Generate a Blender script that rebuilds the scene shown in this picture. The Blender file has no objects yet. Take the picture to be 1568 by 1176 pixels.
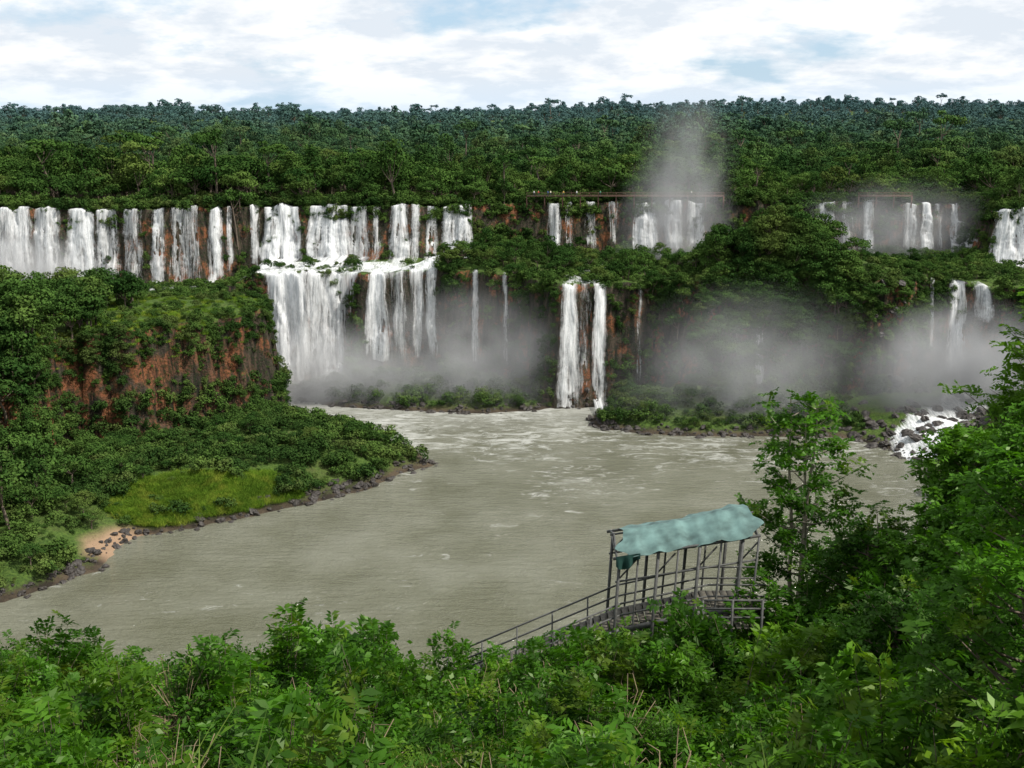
import bpy, math, random
import numpy as np
from mathutils import Vector, Matrix
R = np.random.RandomState
random.seed(3)
scene = bpy.context.scene
COL = scene.collection

# ------------------------------------------------------------------ camera
PITCH = 13.5; CAMZ = 80.0; F = 1681.0
cam_d = bpy.data.cameras.new("camera"); cam = bpy.data.objects.new("camera", cam_d)
COL.objects.link(cam); scene.camera = cam
cam.location = (0, 0, CAMZ); cam.rotation_euler = (math.radians(90-PITCH), 0, 0)
cam_d.sensor_width = 36; cam_d.lens = F/1568*36; cam_d.clip_start = 0.5; cam_d.clip_end = 20000

def X(u, y, lower=False):      # bearing -> easting at a range y
    return (u-784)/F * y/(0.995 if lower else 1.009)

# ------------------------------------------------------------------ noise
def _h(ix, iy, s):
    h = (ix.astype(np.int64)*374761393 + iy.astype(np.int64)*668265263 + s*974634777) & 0xffffffff
    h = ((h ^ (h >> 13))*1274126177) & 0xffffffff
    h = (h ^ (h >> 16))
    return h/4294967295.0
def vn(x, y, s=0):
    x = np.asarray(x, float); y = np.asarray(y, float)
    ix, iy = np.floor(x), np.floor(y); fx, fy = x-ix, y-iy
    fx = fx*fx*(3-2*fx); fy = fy*fy*(3-2*fy)
    a = _h(ix, iy, s); b = _h(ix+1, iy, s); c = _h(ix, iy+1, s); d = _h(ix+1, iy+1, s)
    return (a*(1-fx)+b*fx)*(1-fy)+(c*(1-fx)+d*fx)*fy
def fbm(x, y, s=0, o=4):
    t = 0; a = .5
    for i in range(o):
        t = t+a*(vn(x, y, s+i*17)-.5); a *= .5; x = x*2.03+7.1; y = y*2.03+3.7
    return t*2     # about -1..1
def sst(t):
    t = np.clip(t, 0, 1); return t*t*(3-2*t)
def sd(x, y, poly):
    d = np.full(x.shape, 1e18); ins = np.zeros(x.shape, bool); n = len(poly)
    for i in range(n):
        ax, ay = poly[i]; bx, by = poly[(i+1) % n]
        ex, ey = bx-ax, by-ay
        t = np.clip(((x-ax)*ex+(y-ay)*ey)/(ex*ex+ey*ey), 0, 1)
        d = np.minimum(d, (x-ax-t*ex)**2+(y-ay-t*ey)**2)
        if ay != by:
            c = ((ay > y) != (by > y)) & (x < (bx-ax)*(y-ay)/(by-ay)+ax)
            ins ^= c
    d = np.sqrt(d)
    return np.where(ins, d, -d)

# ------------------------------------------------------------------ terrain function
LAND = [(-3000,110),(-400,130),(-140,155),(-96,168),(-87,174),(-80,181),(-75,187),(-76,196),(-74,204),(-62,211),(-48,220),(-40,226),(-33,232),(-26,243),
        (-19,250),(-22,259),(-31,271),(-43,281),(-58,289),(-66,292),(-70,300),(-76,316),(-78,324),(-66,324),(-62,312),(-52,306),(-41,302),(-20,299),(-6,299),
        (8,302),(11,305),(26,305),(21,292),(21,284),(34,277),(50,274),(68,275),(88,274),(94,262),(98,250),(3000,250),(6000,14000),(-6000,14000)]
TERR = [(-3000,300),(-130,300),(-95,312),(-84,318),(-78,328),(-64,331),(-52,331),(-47,328),(-34,330),(-20,328),(-12,325),(2,316),(9,307),(13,305),(26,305),(32,308),(40,308),
        (52,300),(62,301),(72,298),(84,300),(95,296),(113,300),(121,308),(129,312),(140,303),(160,294),(3000,270),(3000,500),(-3000,500)]
MESA = [(-65,288),(-69,278),(-78,270),(-86,262),(-90,256),(-101,249),(-105,238),(-117,226),(-160,206),(-400,180),(-3000,170),(-3000,330),(-130,322),(-102,315),(-84,309),(-71,305),(-65,298)]
PLAT = [(-3000,330),(-500,340),(-163,350),(-135,354),(-95,356),(-90,362),(-83,367),(-49,368),(-14,370),(-8,378),(4,385),(67,385),(110,386),(153,383),(154,356),(175,350),(500,345),(3000,340),(6000,14000),(-6000,14000)]
NEAR = [(-3000,-600),(-3000,70),(-150,100),(-60,104),(0,106),(40,112),(62,130),(78,165),(90,205),(97,240),(105,262),(3000,290),(3000,-600)]

def near_cap(x, y):
    c = np.interp(y, [-600,0,4,8,12,18,26,36,41,60,110,300], [90,78.2,75.6,71.2,68.3,65.2,61.9,58.2,56.0,46,38,36])
    c = c+2.4*np.exp(-((x-7)/6)**2-((y-40)/4)**2)
    return c+sst((x-9)/13)*4.5*sst((62-y)/20)+fbm(x/9,y/9,5)*1.4
def steps(f, n):
    q = np.clip(f, 0, 1)*n; k = np.floor(q); return (k+sst((q-k)*1.9))/n
def H(x, y):
    w1 = fbm(x/13, y/13, 1); w2 = fbm(x/3.2, y/3.2, 2, 3)
    ds = sd(x, y, LAND)+w1*2+w2*1.2
    base = np.where(ds > 0, np.minimum(.34*ds, 5.5+3*w1)+w2*.5*sst(ds/4), np.maximum(-4, ds*.35))
    out = base
    dt = sd(x, y, TERR)+w1*4.5+w2*1.8
    tz = 28+6.5*sst((x+92)/14)+w1*1.6+w2*.4
    tz = tz+12*np.exp(-((x-77)/17)**2-((y-318)/18)**2)+4*np.exp(-((x-105)/16)**2-((y-318)/14)**2)+5*np.exp(-((x+2)/14)**2-((y-342)/12)**2)+4*np.exp(-((x+22)/7)**2-((y-345)/9)**2)
    f = np.clip(dt/(5.5+9*np.exp(-((x-77)/20)**2)), 0, 1); f = .55*sst(f)+.45*sst((f-.15)*1.6)
    out = np.maximum(out, base+(tz-base)*f)
    dm = sd(x, y, MESA)+w1*4.4+w2*2.2
    mz = 29.5+w1*1.5+w2*.5+np.clip(dm, 0, 8)*.25
    f = np.clip(dm/4.2, 0, 1); f = .65*sst(f)+.35*steps(f, 2)
    out = np.maximum(out, base+(mz-base)*f)
    dp = sd(x, y, PLAT)+w1*3.2+w2*1.8
    pz = 51.9+w2*.9+fbm(x/6, y/25, 31, 3)*1.7*sst((420-y)/20)+sst((y-400)/30)*w1*1.5+20*sst((y-420)/1300)+fbm(x/170, y/170, 9)*14*sst((y-450)/400)
    pz = pz-10*np.exp(-((y-1350)/250)**2)
    pz = pz+25*sst((y-1700)/600)*sst((x+300)/900)*(1+.3*fbm(x/300,y/500,4))+7*sst((y-1500)/600)*sst((-x-250)/500)
    pz = pz-70*sst((y-3200)/3000)
    f = np.clip(dp/6.0, 0, 1); f = .45*sst(f*1.3)+.55*steps(f, 3)
    out = np.where(dp > 0, out+(np.maximum(pz,out)-out)*f, out)
    dn = sd(x, y, NEAR)+w1*1.5
    hn = np.minimum(dn*1.05, near_cap(x, y))+w2*.3
    out = np.where(dn > 0, np.maximum(out, hn), out)
    return out

def stretch(a, b, step, lo, hi, g=1.12):
    c = list(np.arange(a, b, step)); s = step; v = c[-1]
    up = []
    while v < hi: s *= g; v += s; up.append(v)
    s = step; v = a; dn = []
    while v > lo: s *= g; v -= s; dn.append(v)
    return np.array(dn[::-1]+c+up)
xs = stretch(-170, 180, .85, -9000, 9000, 1.09)
ys = np.concatenate([np.arange(-400, -10, 20.), np.arange(-10, 48, 1.2), np.arange(48, 160, 2.5), np.arange(160, 400, .85), stretch(400, 402, 1.2, 401, 13000, 1.035)[2:]])
ys = np.unique(np.round(ys, 3))
GX, GY = np.meshgrid(xs, ys); GZ = H(GX, GY)
NY, NX = GX.shape

# ------------------------------------------------------------------ mesh builder (all quads)
class MB:
    def __init__(s): s.v=[]; s.f=[]; s.m=[]; s.t=[]; s.n=0
    def add(s, v, f, m=0, t=0.5):
        v = np.asarray(v, float).reshape(-1, 3); f = np.asarray(f, int).reshape(-1, 4)
        s.v.append(v); s.f.append(f+s.n); s.m.append(np.full(len(f), m)); s.t.append(np.broadcast_to(np.asarray(t, float), (len(v),)).copy()); s.n += len(v)
    def tube(s, pts, rad, m=0, k=6, t=.5):
        pts = np.asarray(pts, float); rad = np.broadcast_to(rad, (len(pts),)); n = len(pts)
        T = np.gradient(pts, axis=0); T /= np.linalg.norm(T, axis=1)[:, None]+1e-9
        ref = np.array([0, 0, 1.]) if abs(T[0][2]) < .8 else np.array([1., 0, 0])
        A = np.cross(T, ref); A /= np.linalg.norm(A, axis=1)[:, None]+1e-9; B = np.cross(T, A)
        an = np.arange(k)/k*2*np.pi
        V = pts[:, None]+rad[:, None, None]*(np.cos(an)[None, :, None]*A[:, None]+np.sin(an)[None, :, None]*B[:, None])
        i = np.arange(n-1)[:, None]*k; j = np.arange(k)[None]; j2 = (j+1) % k
        f = np.stack([i+j, i+j2, i+k+j2, i+k+j], -1)
        s.add(V, f, m, t)
    def beam(s, a, b, w, h=None, m=0):
        h = w if h is None else h
        a = np.array(a, float); b = np.array(b, float); d = (b-a)/np.linalg.norm(b-a)
        up = np.array([0, 0, 1.]) if abs(d[2]) < .9 else np.array([0, 1., 0])
        sx = np.cross(d, up); sx /= np.linalg.norm(sx); uz = np.cross(sx, d)
        V = [p+sx*w/2*i+uz*h/2*j for p in (a, b) for i, j in ((-1,-1),(1,-1),(1,1),(-1,1))]
        s.add(V, [[0,1,2,3],[7,6,5,4],[0,4,5,1],[1,5,6,2],[2,6,7,3],[3,7,4,0]], m)
    def quads(s, c, n, size, rng, m=1, t=.5, asp=1.0):
        N = len(c); r = rng.normal(size=(N, 3)); a = np.cross(n, r); a /= np.linalg.norm(a, axis=1)[:, None]+1e-9
        b = np.cross(n, a); b /= np.linalg.norm(b, axis=1)[:, None]+1e-9
        L = (size*rng.uniform(.6, 1.35, N))[:, None]; W = L*asp*rng.uniform(.45, .95, N)[:, None]
        V = np.stack([c-a*L*.5, c+b*W*.5+a*L*rng.uniform(-.2,.2,(N,1)), c+a*L*.5, c-b*W*.5+a*L*rng.uniform(-.2,.2,(N,1))], 1)
        s.add(V, np.arange(4*N).reshape(N, 4), m, np.repeat(np.broadcast_to(t, (N,)), 4))
    def fronds(s, base, d, ln, rng, pairs=6, L=.16, W=.05, m=1, t=.5):
        N = len(base); d = d/np.linalg.norm(d, axis=1)[:, None]
        side = np.cross(d, np.array([0, 0, 1.])+rng.normal(size=(N, 3))*.15); side /= np.linalg.norm(side, axis=1)[:, None]+1e-9
        up = np.cross(side, d)
        k = (np.arange(pairs)+.6)/pairs
        ln = np.broadcast_to(ln, (N,))
        P = base[:, None]+d[:, None]*(ln[:, None]*k[None])[..., None]-np.array([0, 0, 1.])*(ln[:, None]*k[None]**2*.28)[..., None]
        allV = []
        for sg in (-1, 1):
            l = sg*side[:, None]*.85+d[:, None]*.5+up[:, None]*rng.uniform(-.35,.25,(N, pairs, 1)) + rng.normal(size=(N, pairs, 3))*.16
            l /= np.linalg.norm(l, axis=2)[..., None]
            ww = np.cross(l, up[:, None]+rng.normal(size=(N, pairs, 3))*.3); ww /= np.linalg.norm(ww, axis=2)[..., None]+1e-9
            LL = L*rng.uniform(.7, 1.2, (N, pairs, 1)); w = W*LL/L
            allV.append(np.stack([P, P+l*LL*.45+ww*w, P+l*LL-np.array([0,0,1.])*LL*.18, P+l*LL*.45-ww*w], 2))
        V = np.stack(allV, 2).reshape(-1, 3); n = len(V)//4
        tt = np.repeat(np.broadcast_to(t, (N,)), pairs*8)
        s.add(V, np.arange(4*n).reshape(n, 4), m, tt)
    def mesh(s, name, mats, smooth=False):
        v = np.concatenate(s.v); f = np.concatenate(s.f); mi = np.concatenate(s.m); t = np.concatenate(s.t)
        me = bpy.data.meshes.new(name)
        me.vertices.add(len(v)); me.vertices.foreach_set("co", v.ravel())
        me.loops.add(f.size); me.loops.foreach_set("vertex_index", f.ravel().astype(np.int32))
        me.polygons.add(len(f)); me.polygons.foreach_set("loop_start", (np.arange(len(f))*4).astype(np.int32))
        me.polygons.foreach_set("material_index", mi.astype(np.int32))
        if smooth: me.polygons.foreach_set("use_smooth", np.ones(len(f), bool))
        me.update(calc_edges=True)
        at = me.attributes.new("tint", 'FLOAT', 'POINT'); at.data.foreach_set("value", t.astype(np.float32))
        for m in mats: me.materials.append(m)
        return me
    def obj(s, name, mats, smooth=False, col=COL, parent=None):
        o = bpy.data.objects.new(name, s.mesh(name, mats, smooth))
        if col: col.objects.link(o)
        if parent: o.parent = parent
        return o

# ------------------------------------------------------------------ materials
class NT:
    def __init__(s, name):
        s.mat = bpy.data.materials.new(name); s.mat.use_nodes = True; s.t = s.mat.node_tree; s.t.nodes.clear()
        s.out = s.n('ShaderNodeOutputMaterial')
    def n(s, ty, **k):
        nd = s.t.nodes.new(ty)
        for a, b in k.items():
            setattr(nd, a, b)
        return nd
    def l(s, a, b): s.t.links.new(a, b); return b
    def val(s, sock, v):
        if isinstance(v, bpy.types.NodeSocket): s.t.links.new(v, sock)
        elif v is not None:
            if isinstance(v, (tuple, list)) and sock.type == 'RGBA' and len(v) == 3: v = (*v, 1)
            sock.default_value = v
    def math(s, op, a, b=None, clamp=False):
        nd = s.n('ShaderNodeMath', operation=op, use_clamp=clamp); s.val(nd.inputs[0], a); s.val(nd.inputs[1], b); return nd.outputs[0]
    def mix(s, f, a, b, blend='MIX'):
        nd = s.n('ShaderNodeMix', data_type='RGBA', blend_type=blend); s.val(nd.inputs[0], f); s.val(nd.inputs[6], a); s.val(nd.inputs[7], b); return nd.outputs[2]
    def ramp(s, f, lo, hi, a=0., b=1.):
        nd = s.n('ShaderNodeMapRange', clamp=True); s.val(nd.inputs[0], f)
        for i, v in enumerate((lo, hi, a, b)): s.val(nd.inputs[i+1], v)
        return nd.outputs[0]
    def noise(s, vec, sc, det=4, rough=.55, dist=0):
        nd = s.n('ShaderNodeTexNoise'); s.val(nd.inputs['Vector'], vec); nd.inputs['Scale'].default_value = sc
        nd.inputs['Detail'].default_value = det; nd.inputs['Roughness'].default_value = rough; nd.inputs['Distortion'].default_value = dist
        return nd.outputs[0]
    def map(s, vec, scale=(1,1,1), loc=(0,0,0)):
        nd = s.n('ShaderNodeMapping'); s.l(vec, nd.inputs[0]); nd.inputs['Scale'].default_value = scale; nd.inputs['Location'].default_value = loc; return nd.outputs[0]
    def bsdf(s, color, rough=.8, spec=.3, normal=None):
        b = s.n('ShaderNodeBsdfPrincipled'); s.val(b.inputs['Base Color'], color); s.val(b.inputs['Roughness'], rough)
        b.inputs['Specular IOR Level'].default_value = spec
        if normal: s.l(normal, b.inputs['Normal'])
        return b
    def bump(s, h, st=.5, d=.3):
        b = s.n('ShaderNodeBump'); b.inputs['Strength'].default_value = st; b.inputs['Distance'].default_value = d; s.l(h, b.inputs['Height']); return b.outputs[0]

def leafmat(name, dark, light, painted_haze=False, trans=.25, yellow=(.16,.15,.03), yam=.25, regional=0, rs=.07):
    m = NT(name)
    at = m.n('ShaderNodeAttribute', attribute_name='tint').outputs['Fac']
    oi = m.n('ShaderNodeObjectInfo').outputs['Random']
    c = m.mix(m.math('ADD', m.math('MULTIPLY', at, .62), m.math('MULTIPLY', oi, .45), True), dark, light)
    c = m.mix(m.math('MULTIPLY', m.ramp(oi, .72, 1.0), yam), c, yellow)
    pos = m.n('ShaderNodeNewGeometry').outputs['Position'] if (painted_haze or regional) else None
    if regional:
        nn = m.noise(pos, rs, 2); c = m.mix(m.ramp(nn, .42, .6, regional, 0), c, (dark[0]*1.1, dark[1]*1.0, dark[2]*1.1))
        nn2 = m.noise(m.map(pos, (1,1,1), (50,9,0)), rs*1.5, 2); c = m.mix(m.ramp(nn2, .56, .66, 0, .35), c, yellow)
    if painted_haze:
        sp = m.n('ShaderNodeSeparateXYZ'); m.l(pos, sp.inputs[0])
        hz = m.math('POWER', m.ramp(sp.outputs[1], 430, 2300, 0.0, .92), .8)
        c = m.mix(hz, c, (.075, .135, .148))  # distance haze painted into the leaf colour, bluer with world Y
    if trans > 0:
        b = m.n('ShaderNodeBsdfDiffuse'); m.val(b.inputs[0], c)
        gl = m.n('ShaderNodeBsdfGlossy'); gl.inputs['Roughness'].default_value = .4; gl.inputs['Color'].default_value = (.8,.9,.6,1)
        g2 = m.n('ShaderNodeMixShader'); g2.inputs[0].default_value = .025; m.l(b.outputs[0], g2.inputs[1]); m.l(gl.outputs[0], g2.inputs[2])
        tr = m.n('ShaderNodeBsdfTranslucent'); m.l(m.mix(1., c, (1.5,1.6,.5), 'MULTIPLY'), tr.inputs[0])
        mx = m.n('ShaderNodeMixShader'); mx.inputs[0].default_value = trans; m.l(g2.outputs[0], mx.inputs[1]); m.l(tr.outputs[0], mx.inputs[2])
        m.l(mx.outputs[0], m.out.inputs[0])
    else:
        b = m.n('ShaderNodeBsdfDiffuse'); m.val(b.inputs[0], c); m.l(b.outputs[0], m.out.inputs[0])
    return m.mat
def plain(name, c, rough=.8, spec=.3, var=.3, sc=3., bump=0.):
    m = NT(name); tc = m.n('ShaderNodeTexCoord').outputs['Object']
    n = m.noise(tc, sc, 5); col = m.mix(m.ramp(n, .3, .7), tuple(x*(1-var) for x in c), tuple(min(1, x*(1+var)) for x in c))
    b = m.bsdf(col, rough, spec, m.bump(n, .6, bump) if bump else None); m.l(b.outputs[0], m.out.inputs[0]); return m.mat

M_bark = plain("bark", (.13,.10,.075), sc=6)
M_barkl = plain("pale_bark", (.30,.26,.20), sc=8)
M_far = leafmat("hazed_canopy_leaves", (.010,.034,.008), (.090,.165,.034), painted_haze=True, trans=0, regional=.6, yellow=(.14,.165,.04), rs=.03)
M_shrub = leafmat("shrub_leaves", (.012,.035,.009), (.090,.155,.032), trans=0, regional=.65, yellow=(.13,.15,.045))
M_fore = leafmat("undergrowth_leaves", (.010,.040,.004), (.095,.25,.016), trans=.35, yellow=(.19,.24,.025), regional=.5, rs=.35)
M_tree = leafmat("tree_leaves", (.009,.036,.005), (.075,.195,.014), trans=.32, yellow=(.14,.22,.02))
M_grass = leafmat("grass_blades", (.06,.13,.015), (.20,.32,.03), trans=0, yellow=(.36,.36,.06), yam=.6, regional=.5, rs=.12)
M_grass2 = leafmat("dry_grass_blades", (.06,.11,.02), (.18,.25,.05), trans=0, yellow=(.36,.28,.12), yam=.8)
M_dry = plain("dry_twigs", (.24,.18,.11))
M_rock = plain("river_rock", (.045,.038,.033), .6, .4, .5, 2., .15)

def terrain_mat():
    m = NT("terrain_soil_rock_grass"); g = m.n('ShaderNodeNewGeometry'); pos = g.outputs['Position']
    sp = m.n('ShaderNodeSeparateXYZ'); m.l(pos, sp.inputs[0]); sn = m.n('ShaderNodeSeparateXYZ'); m.l(g.outputs['True Normal'], sn.inputs[0])
    n1 = m.noise(pos, .17, 4, .6); n2 = m.noise(pos, 1.6, 5, .65)
    streak = m.noise(m.map(pos, (.55,.55,.07)), 1.3, 5, .6, .4)
    rock = m.mix(m.ramp(streak, .38, .68), (.014,.013,.011), (.095,.07,.052))
    west = m.math('MULTIPLY', m.ramp(sp.outputs[0], -66, -90), m.ramp(sp.outputs[1], 300, 285))
    red = m.math('MULTIPLY', m.math('MAXIMUM', m.ramp(n1, .52, .62), m.math('MULTIPLY', west, m.ramp(n1, .40, .52))), m.ramp(streak, .38, .56, .05, .85))
    rock = m.mix(red, rock, (.26,.095,.042))
    rock = m.mix(m.ramp(n2, .47, .59, 0, .7), rock, (.016,.030,.010))
    green = m.mix(m.ramp(n2, .3, .7), (.025,.055,.012), (.10,.16,.03))
    green = m.mix(m.ramp(n1, .5, .7, 0, .4), green, (.10,.085,.04))
    steep = m.ramp(m.math('ADD', sn.outputs[2], m.math('MULTIPLY', m.math('SUBTRACT', n2, .5), .5)), .45, .75)
    c = m.mix(steep, rock, green)
    wet = m.ramp(m.math('ADD', sp.outputs[2], m.math('MULTIPLY', n2, 1.2)), 1.0, 2.1)
    wetc = m.mix(m.ramp(n1,.4,.6), (.03,.024,.018), (.09,.068,.045))
    c = m.mix(wet, wetc, c)
    dx = m.math('SUBTRACT', sp.outputs[0], -77.); dy = m.math('SUBTRACT', sp.outputs[1], 199.)
    dd = m.math('SQRT', m.math('ADD', m.math('MULTIPLY', dx, dx), m.math('MULTIPLY', dy, dy)))
    sand = m.math('MULTIPLY', m.ramp(dd, 5, 9, 1, 0), m.ramp(sp.outputs[2], 1.2, 2.4, 1, 0))
    c = m.mix(sand, c, (.33,.22,.14))
    b = m.bsdf(c, .9, .15, m.bump(m.math('ADD', n2, streak), .9, .6)); m.l(b.outputs[0], m.out.inputs[0]); return m.mat

def river_mat():
    m = NT("river_water"); pos = m.n('ShaderNodeNewGeometry').outputs['Position']
    sp = m.n('ShaderNodeSeparateXYZ'); m.l(pos, sp.inputs[0])
    w1 = m.noise(m.map(pos, (.22,.72,.1)), 1.0, 5, .62, .7); w2 = m.noise(m.map(pos, (.9,2.0,.1)), 1.4, 3, .6); w3 = m.noise(pos, .05, 3)
    hh = m.math('ADD', m.math('ADD', m.math('MULTIPLY', w1, 1.0), m.math('MULTIPLY', w2, .45)), m.math('MULTIPLY', w3, 1.2))
    c = m.mix(m.ramp(w3, .35, .65), (.122,.122,.082), (.19,.19,.145))
    c = m.mix(m.ramp(sp.outputs[1], 210, 110, 0, .5), c, (.098,.098,.055))
    f1 = m.noise(m.map(pos, (.15,.36,.1)), 1.0, 8, .76, 1.0); f2 = m.noise(pos, .035, 3, .5, .6)
    prox = m.ramp(sp.outputs[1], 215, 300, -.04, .19)
    lim = m.math('SUBTRACT', .67, m.math('ADD', prox, m.math('MULTIPLY', m.math('SUBTRACT', f2, .5), .42)))
    foam = m.ramp(m.math('SUBTRACT', f1, lim), -.08, .24)
    veil = m.ramp(sp.outputs[1], 276, 318, 0, .85)
    foam = m.math('MAXIMUM', foam, m.math('MULTIPLY', veil, m.ramp(f1, .2, .6)))
    dx = m.math('SUBTRACT', sp.outputs[0], -37.); dy = m.math('SUBTRACT', sp.outputs[1], 146.)
    dd = m.math('SQRT', m.math('ADD', m.math('MULTIPLY', dx, dx), m.math('MULTIPLY', dy, dy)))
    foam = m.math('MAXIMUM', foam, m.math('MULTIPLY', m.ramp(dd, 2, 8, 1, 0), m.ramp(f1, .42, .56)))
    c = m.mix(m.math('MULTIPLY', foam, .8), c, (.76,.76,.73))
    b = m.bsdf(c, m.ramp(foam, 0, 1, .10, .7), .5, m.bump(hh, 1., .7)); b.inputs['IOR'].default_value = 1.33
    m.l(b.outputs[0], m.out.inputs[0]); return m.mat

def fall_mat(name="falling_water"):
    m = NT(name); uv = m.n('ShaderNodeUVMap').outputs[0]
    at = m.n('ShaderNodeAttribute', attribute_name='tint').outputs['Fac']
    s1 = m.noise(m.map(uv, (2.3,.10,1)), 1.0, 6, .76, .25); s2 = m.noise(m.map(uv, (.42,.05,1)), 1.0, 3, .6, .3)
    s3 = m.noise(m.map(uv, (.9,.5,1), (3,7,0)), 1.0, 5, .65, .8)
    k = m.math('ADD', m.math('MULTIPLY', s1, .6), m.math('MULTIPLY', s2, .45)); k = m.math('ADD', k, m.math('MULTIPLY', s3, .25))
    thr = m.math('SUBTRACT', .945, m.math('MULTIPLY', at, .37))
    a = m.ramp(m.math('SUBTRACT', k, thr), -.12, .17)
    col = m.mix(m.ramp(s1, .32, .54), (.60,.64,.67), (.96,.96,.96))
    b = m.bsdf(col, .9, .05, m.bump(m.math('ADD', s1, m.math('MULTIPLY', s2, 1.5)), .5, .5))
    tl = m.n('ShaderNodeBsdfTranslucent'); m.l(col, tl.inputs[0])
    mm = m.n('ShaderNodeMixShader'); mm.inputs[0].default_value = .2; m.l(b.outputs[0], mm.inputs[1]); m.l(tl.outputs[0], mm.inputs[2])
    tr = m.n('ShaderNodeBsdfTransparent'); mx = m.n('ShaderNodeMixShader')
    m.l(a, mx.inputs[0]); m.l(tr.outputs[0], mx.inputs[1]); m.l(mm.outputs[0], mx.inputs[2]); m.l(mx.outputs[0], m.out.inputs[0]); return m.mat
M_fall = fall_mat()

# ------------------------------------------------------------------ terrain object
tb = MB()
idx = np.arange(NX*NY).reshape(NY, NX)
tb.add(np.stack([GX, GY, GZ], -1), np.stack([idx[:-1,:-1], idx[:-1,1:], idx[1:,1:], idx[1:,:-1]], -1))
terrain = tb.obj("terrain", [terrain_mat()], smooth=True)

rv = MB(); rx = np.linspace(-900, 900, 40); ry = np.linspace(90, 330, 20); a, b = np.meshgrid(rx, ry)
ii = np.arange(800).reshape(20, 40)
rv.add(np.stack([a, b, a*0], -1), np.stack([ii[:-1,:-1], ii[:-1,1:], ii[1:,1:], ii[1:,:-1]], -1))
rv.obj("river", [river_mat()])

# ------------------------------------------------------------------ sampling the terrain
P00 = np.stack([GX, GY, GZ], -1)
e1 = P00[:-1,1:]-P00[:-1,:-1]; e2 = P00[1:,:-1]-P00[:-1,:-1]
CR = np.cross(e1, e2); AR = np.linalg.norm(CR, axis=2); NZ = CR[...,2]/AR
CC = (P00[:-1,:-1]+P00[1:,1:])/2; cx, cy, cz = CC[...,0], CC[...,1], CC[...,2]
dS, dT, dM, dP, dN = [sd(cx, cy, p) for p in (LAND, TERR, MESA, PLAT, NEAR)]
inview = np.abs(cx) < .58*np.abs(cy)+45
def sample(w, n, seed):
    r = R(seed); w = (w*AR).ravel(); c = np.cumsum(w); c /= c[-1]
    k = np.searchsorted(c, r.rand(n)); i, j = np.unravel_index(k, AR.shape)
    a, b = r.rand(n), r.rand(n)
    return P00[i, j]+e1[i, j]*a[:, None]+e2[i, j]*b[:, None]

def scatter(name, pts, scl, src, seed=0, tilt=.08, nidx=None, idx=None):
    r = R(seed); n = len(pts)
    me = bpy.data.meshes.new(name); me.vertices.add(n); me.vertices.foreach_set("co", np.asarray(pts, float).ravel())
    def at(nm, ty, data, key):
        q = me.attributes.new(nm, ty, 'POINT'); q.data.foreach_set(key, data.ravel())
    rot = np.stack([r.normal(size=n)*tilt, r.normal(size=n)*tilt, r.rand(n)*6.283], -1).astype(np.float32)
    at("rot", 'FLOAT_VECTOR', rot, "vector")
    s = np.asarray(scl, float); s = np.broadcast_to(s[:, None] if s.ndim == 1 else s, (n, 3))*r.uniform(.85, 1.15, (n, 3))
    at("scl", 'FLOAT_VECTOR', s.astype(np.float32), "vector")
    k = r.randint(0, len(src.objects), n) if idx is None else idx
    at("idx", 'INT', k.astype(np.int32), "value")
    me.update(); o = bpy.data.objects.new(name, me); COL.objects.link(o)
    g = bpy.data.node_groups.new(name+"_instancing", 'GeometryNodeTree')
    g.interface.new_socket("Geometry", in_out='INPUT', socket_type='NodeSocketGeometry')
    g.interface.new_socket("Geometry", in_out='OUTPUT', socket_type='NodeSocketGeometry')
    N = g.nodes.new; L = g.links.new
    gi, go = N('NodeGroupInput'), N('NodeGroupOutput'); ip = N('GeometryNodeInstanceOnPoints'); ci = N('GeometryNodeCollectionInfo')
    ci.inputs[0].default_value = src; ci.inputs[1].default_value = True; ci.inputs[2].default_value = True
    def na(nm, ty):
        q = N('GeometryNodeInputNamedAttribute'); q.data_type = ty; q.inputs[0].default_value = nm; return q.outputs[0]
    e = N('FunctionNodeEulerToRotation'); L(na("rot", 'FLOAT_VECTOR'), e.inputs[0])
    L(gi.outputs[0], ip.inputs['Points']); L(ci.outputs[0], ip.inputs['Instance']); ip.inputs['Pick Instance'].default_value = True
    L(na("idx", 'INT'), ip.inputs['Instance Index']); L(e.outputs[0], ip.inputs['Rotation']); L(na("scl", 'FLOAT_VECTOR'), ip.inputs['Scale'])
    L(ip.outputs[0], go.inputs[0])
    md = o.modifiers.new("instances", 'NODES'); md.node_group = g
    return o
def library(name, objs):
    c = bpy.data.collections.new(name)
    for o in objs: c.objects.link(o)
    return c

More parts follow.
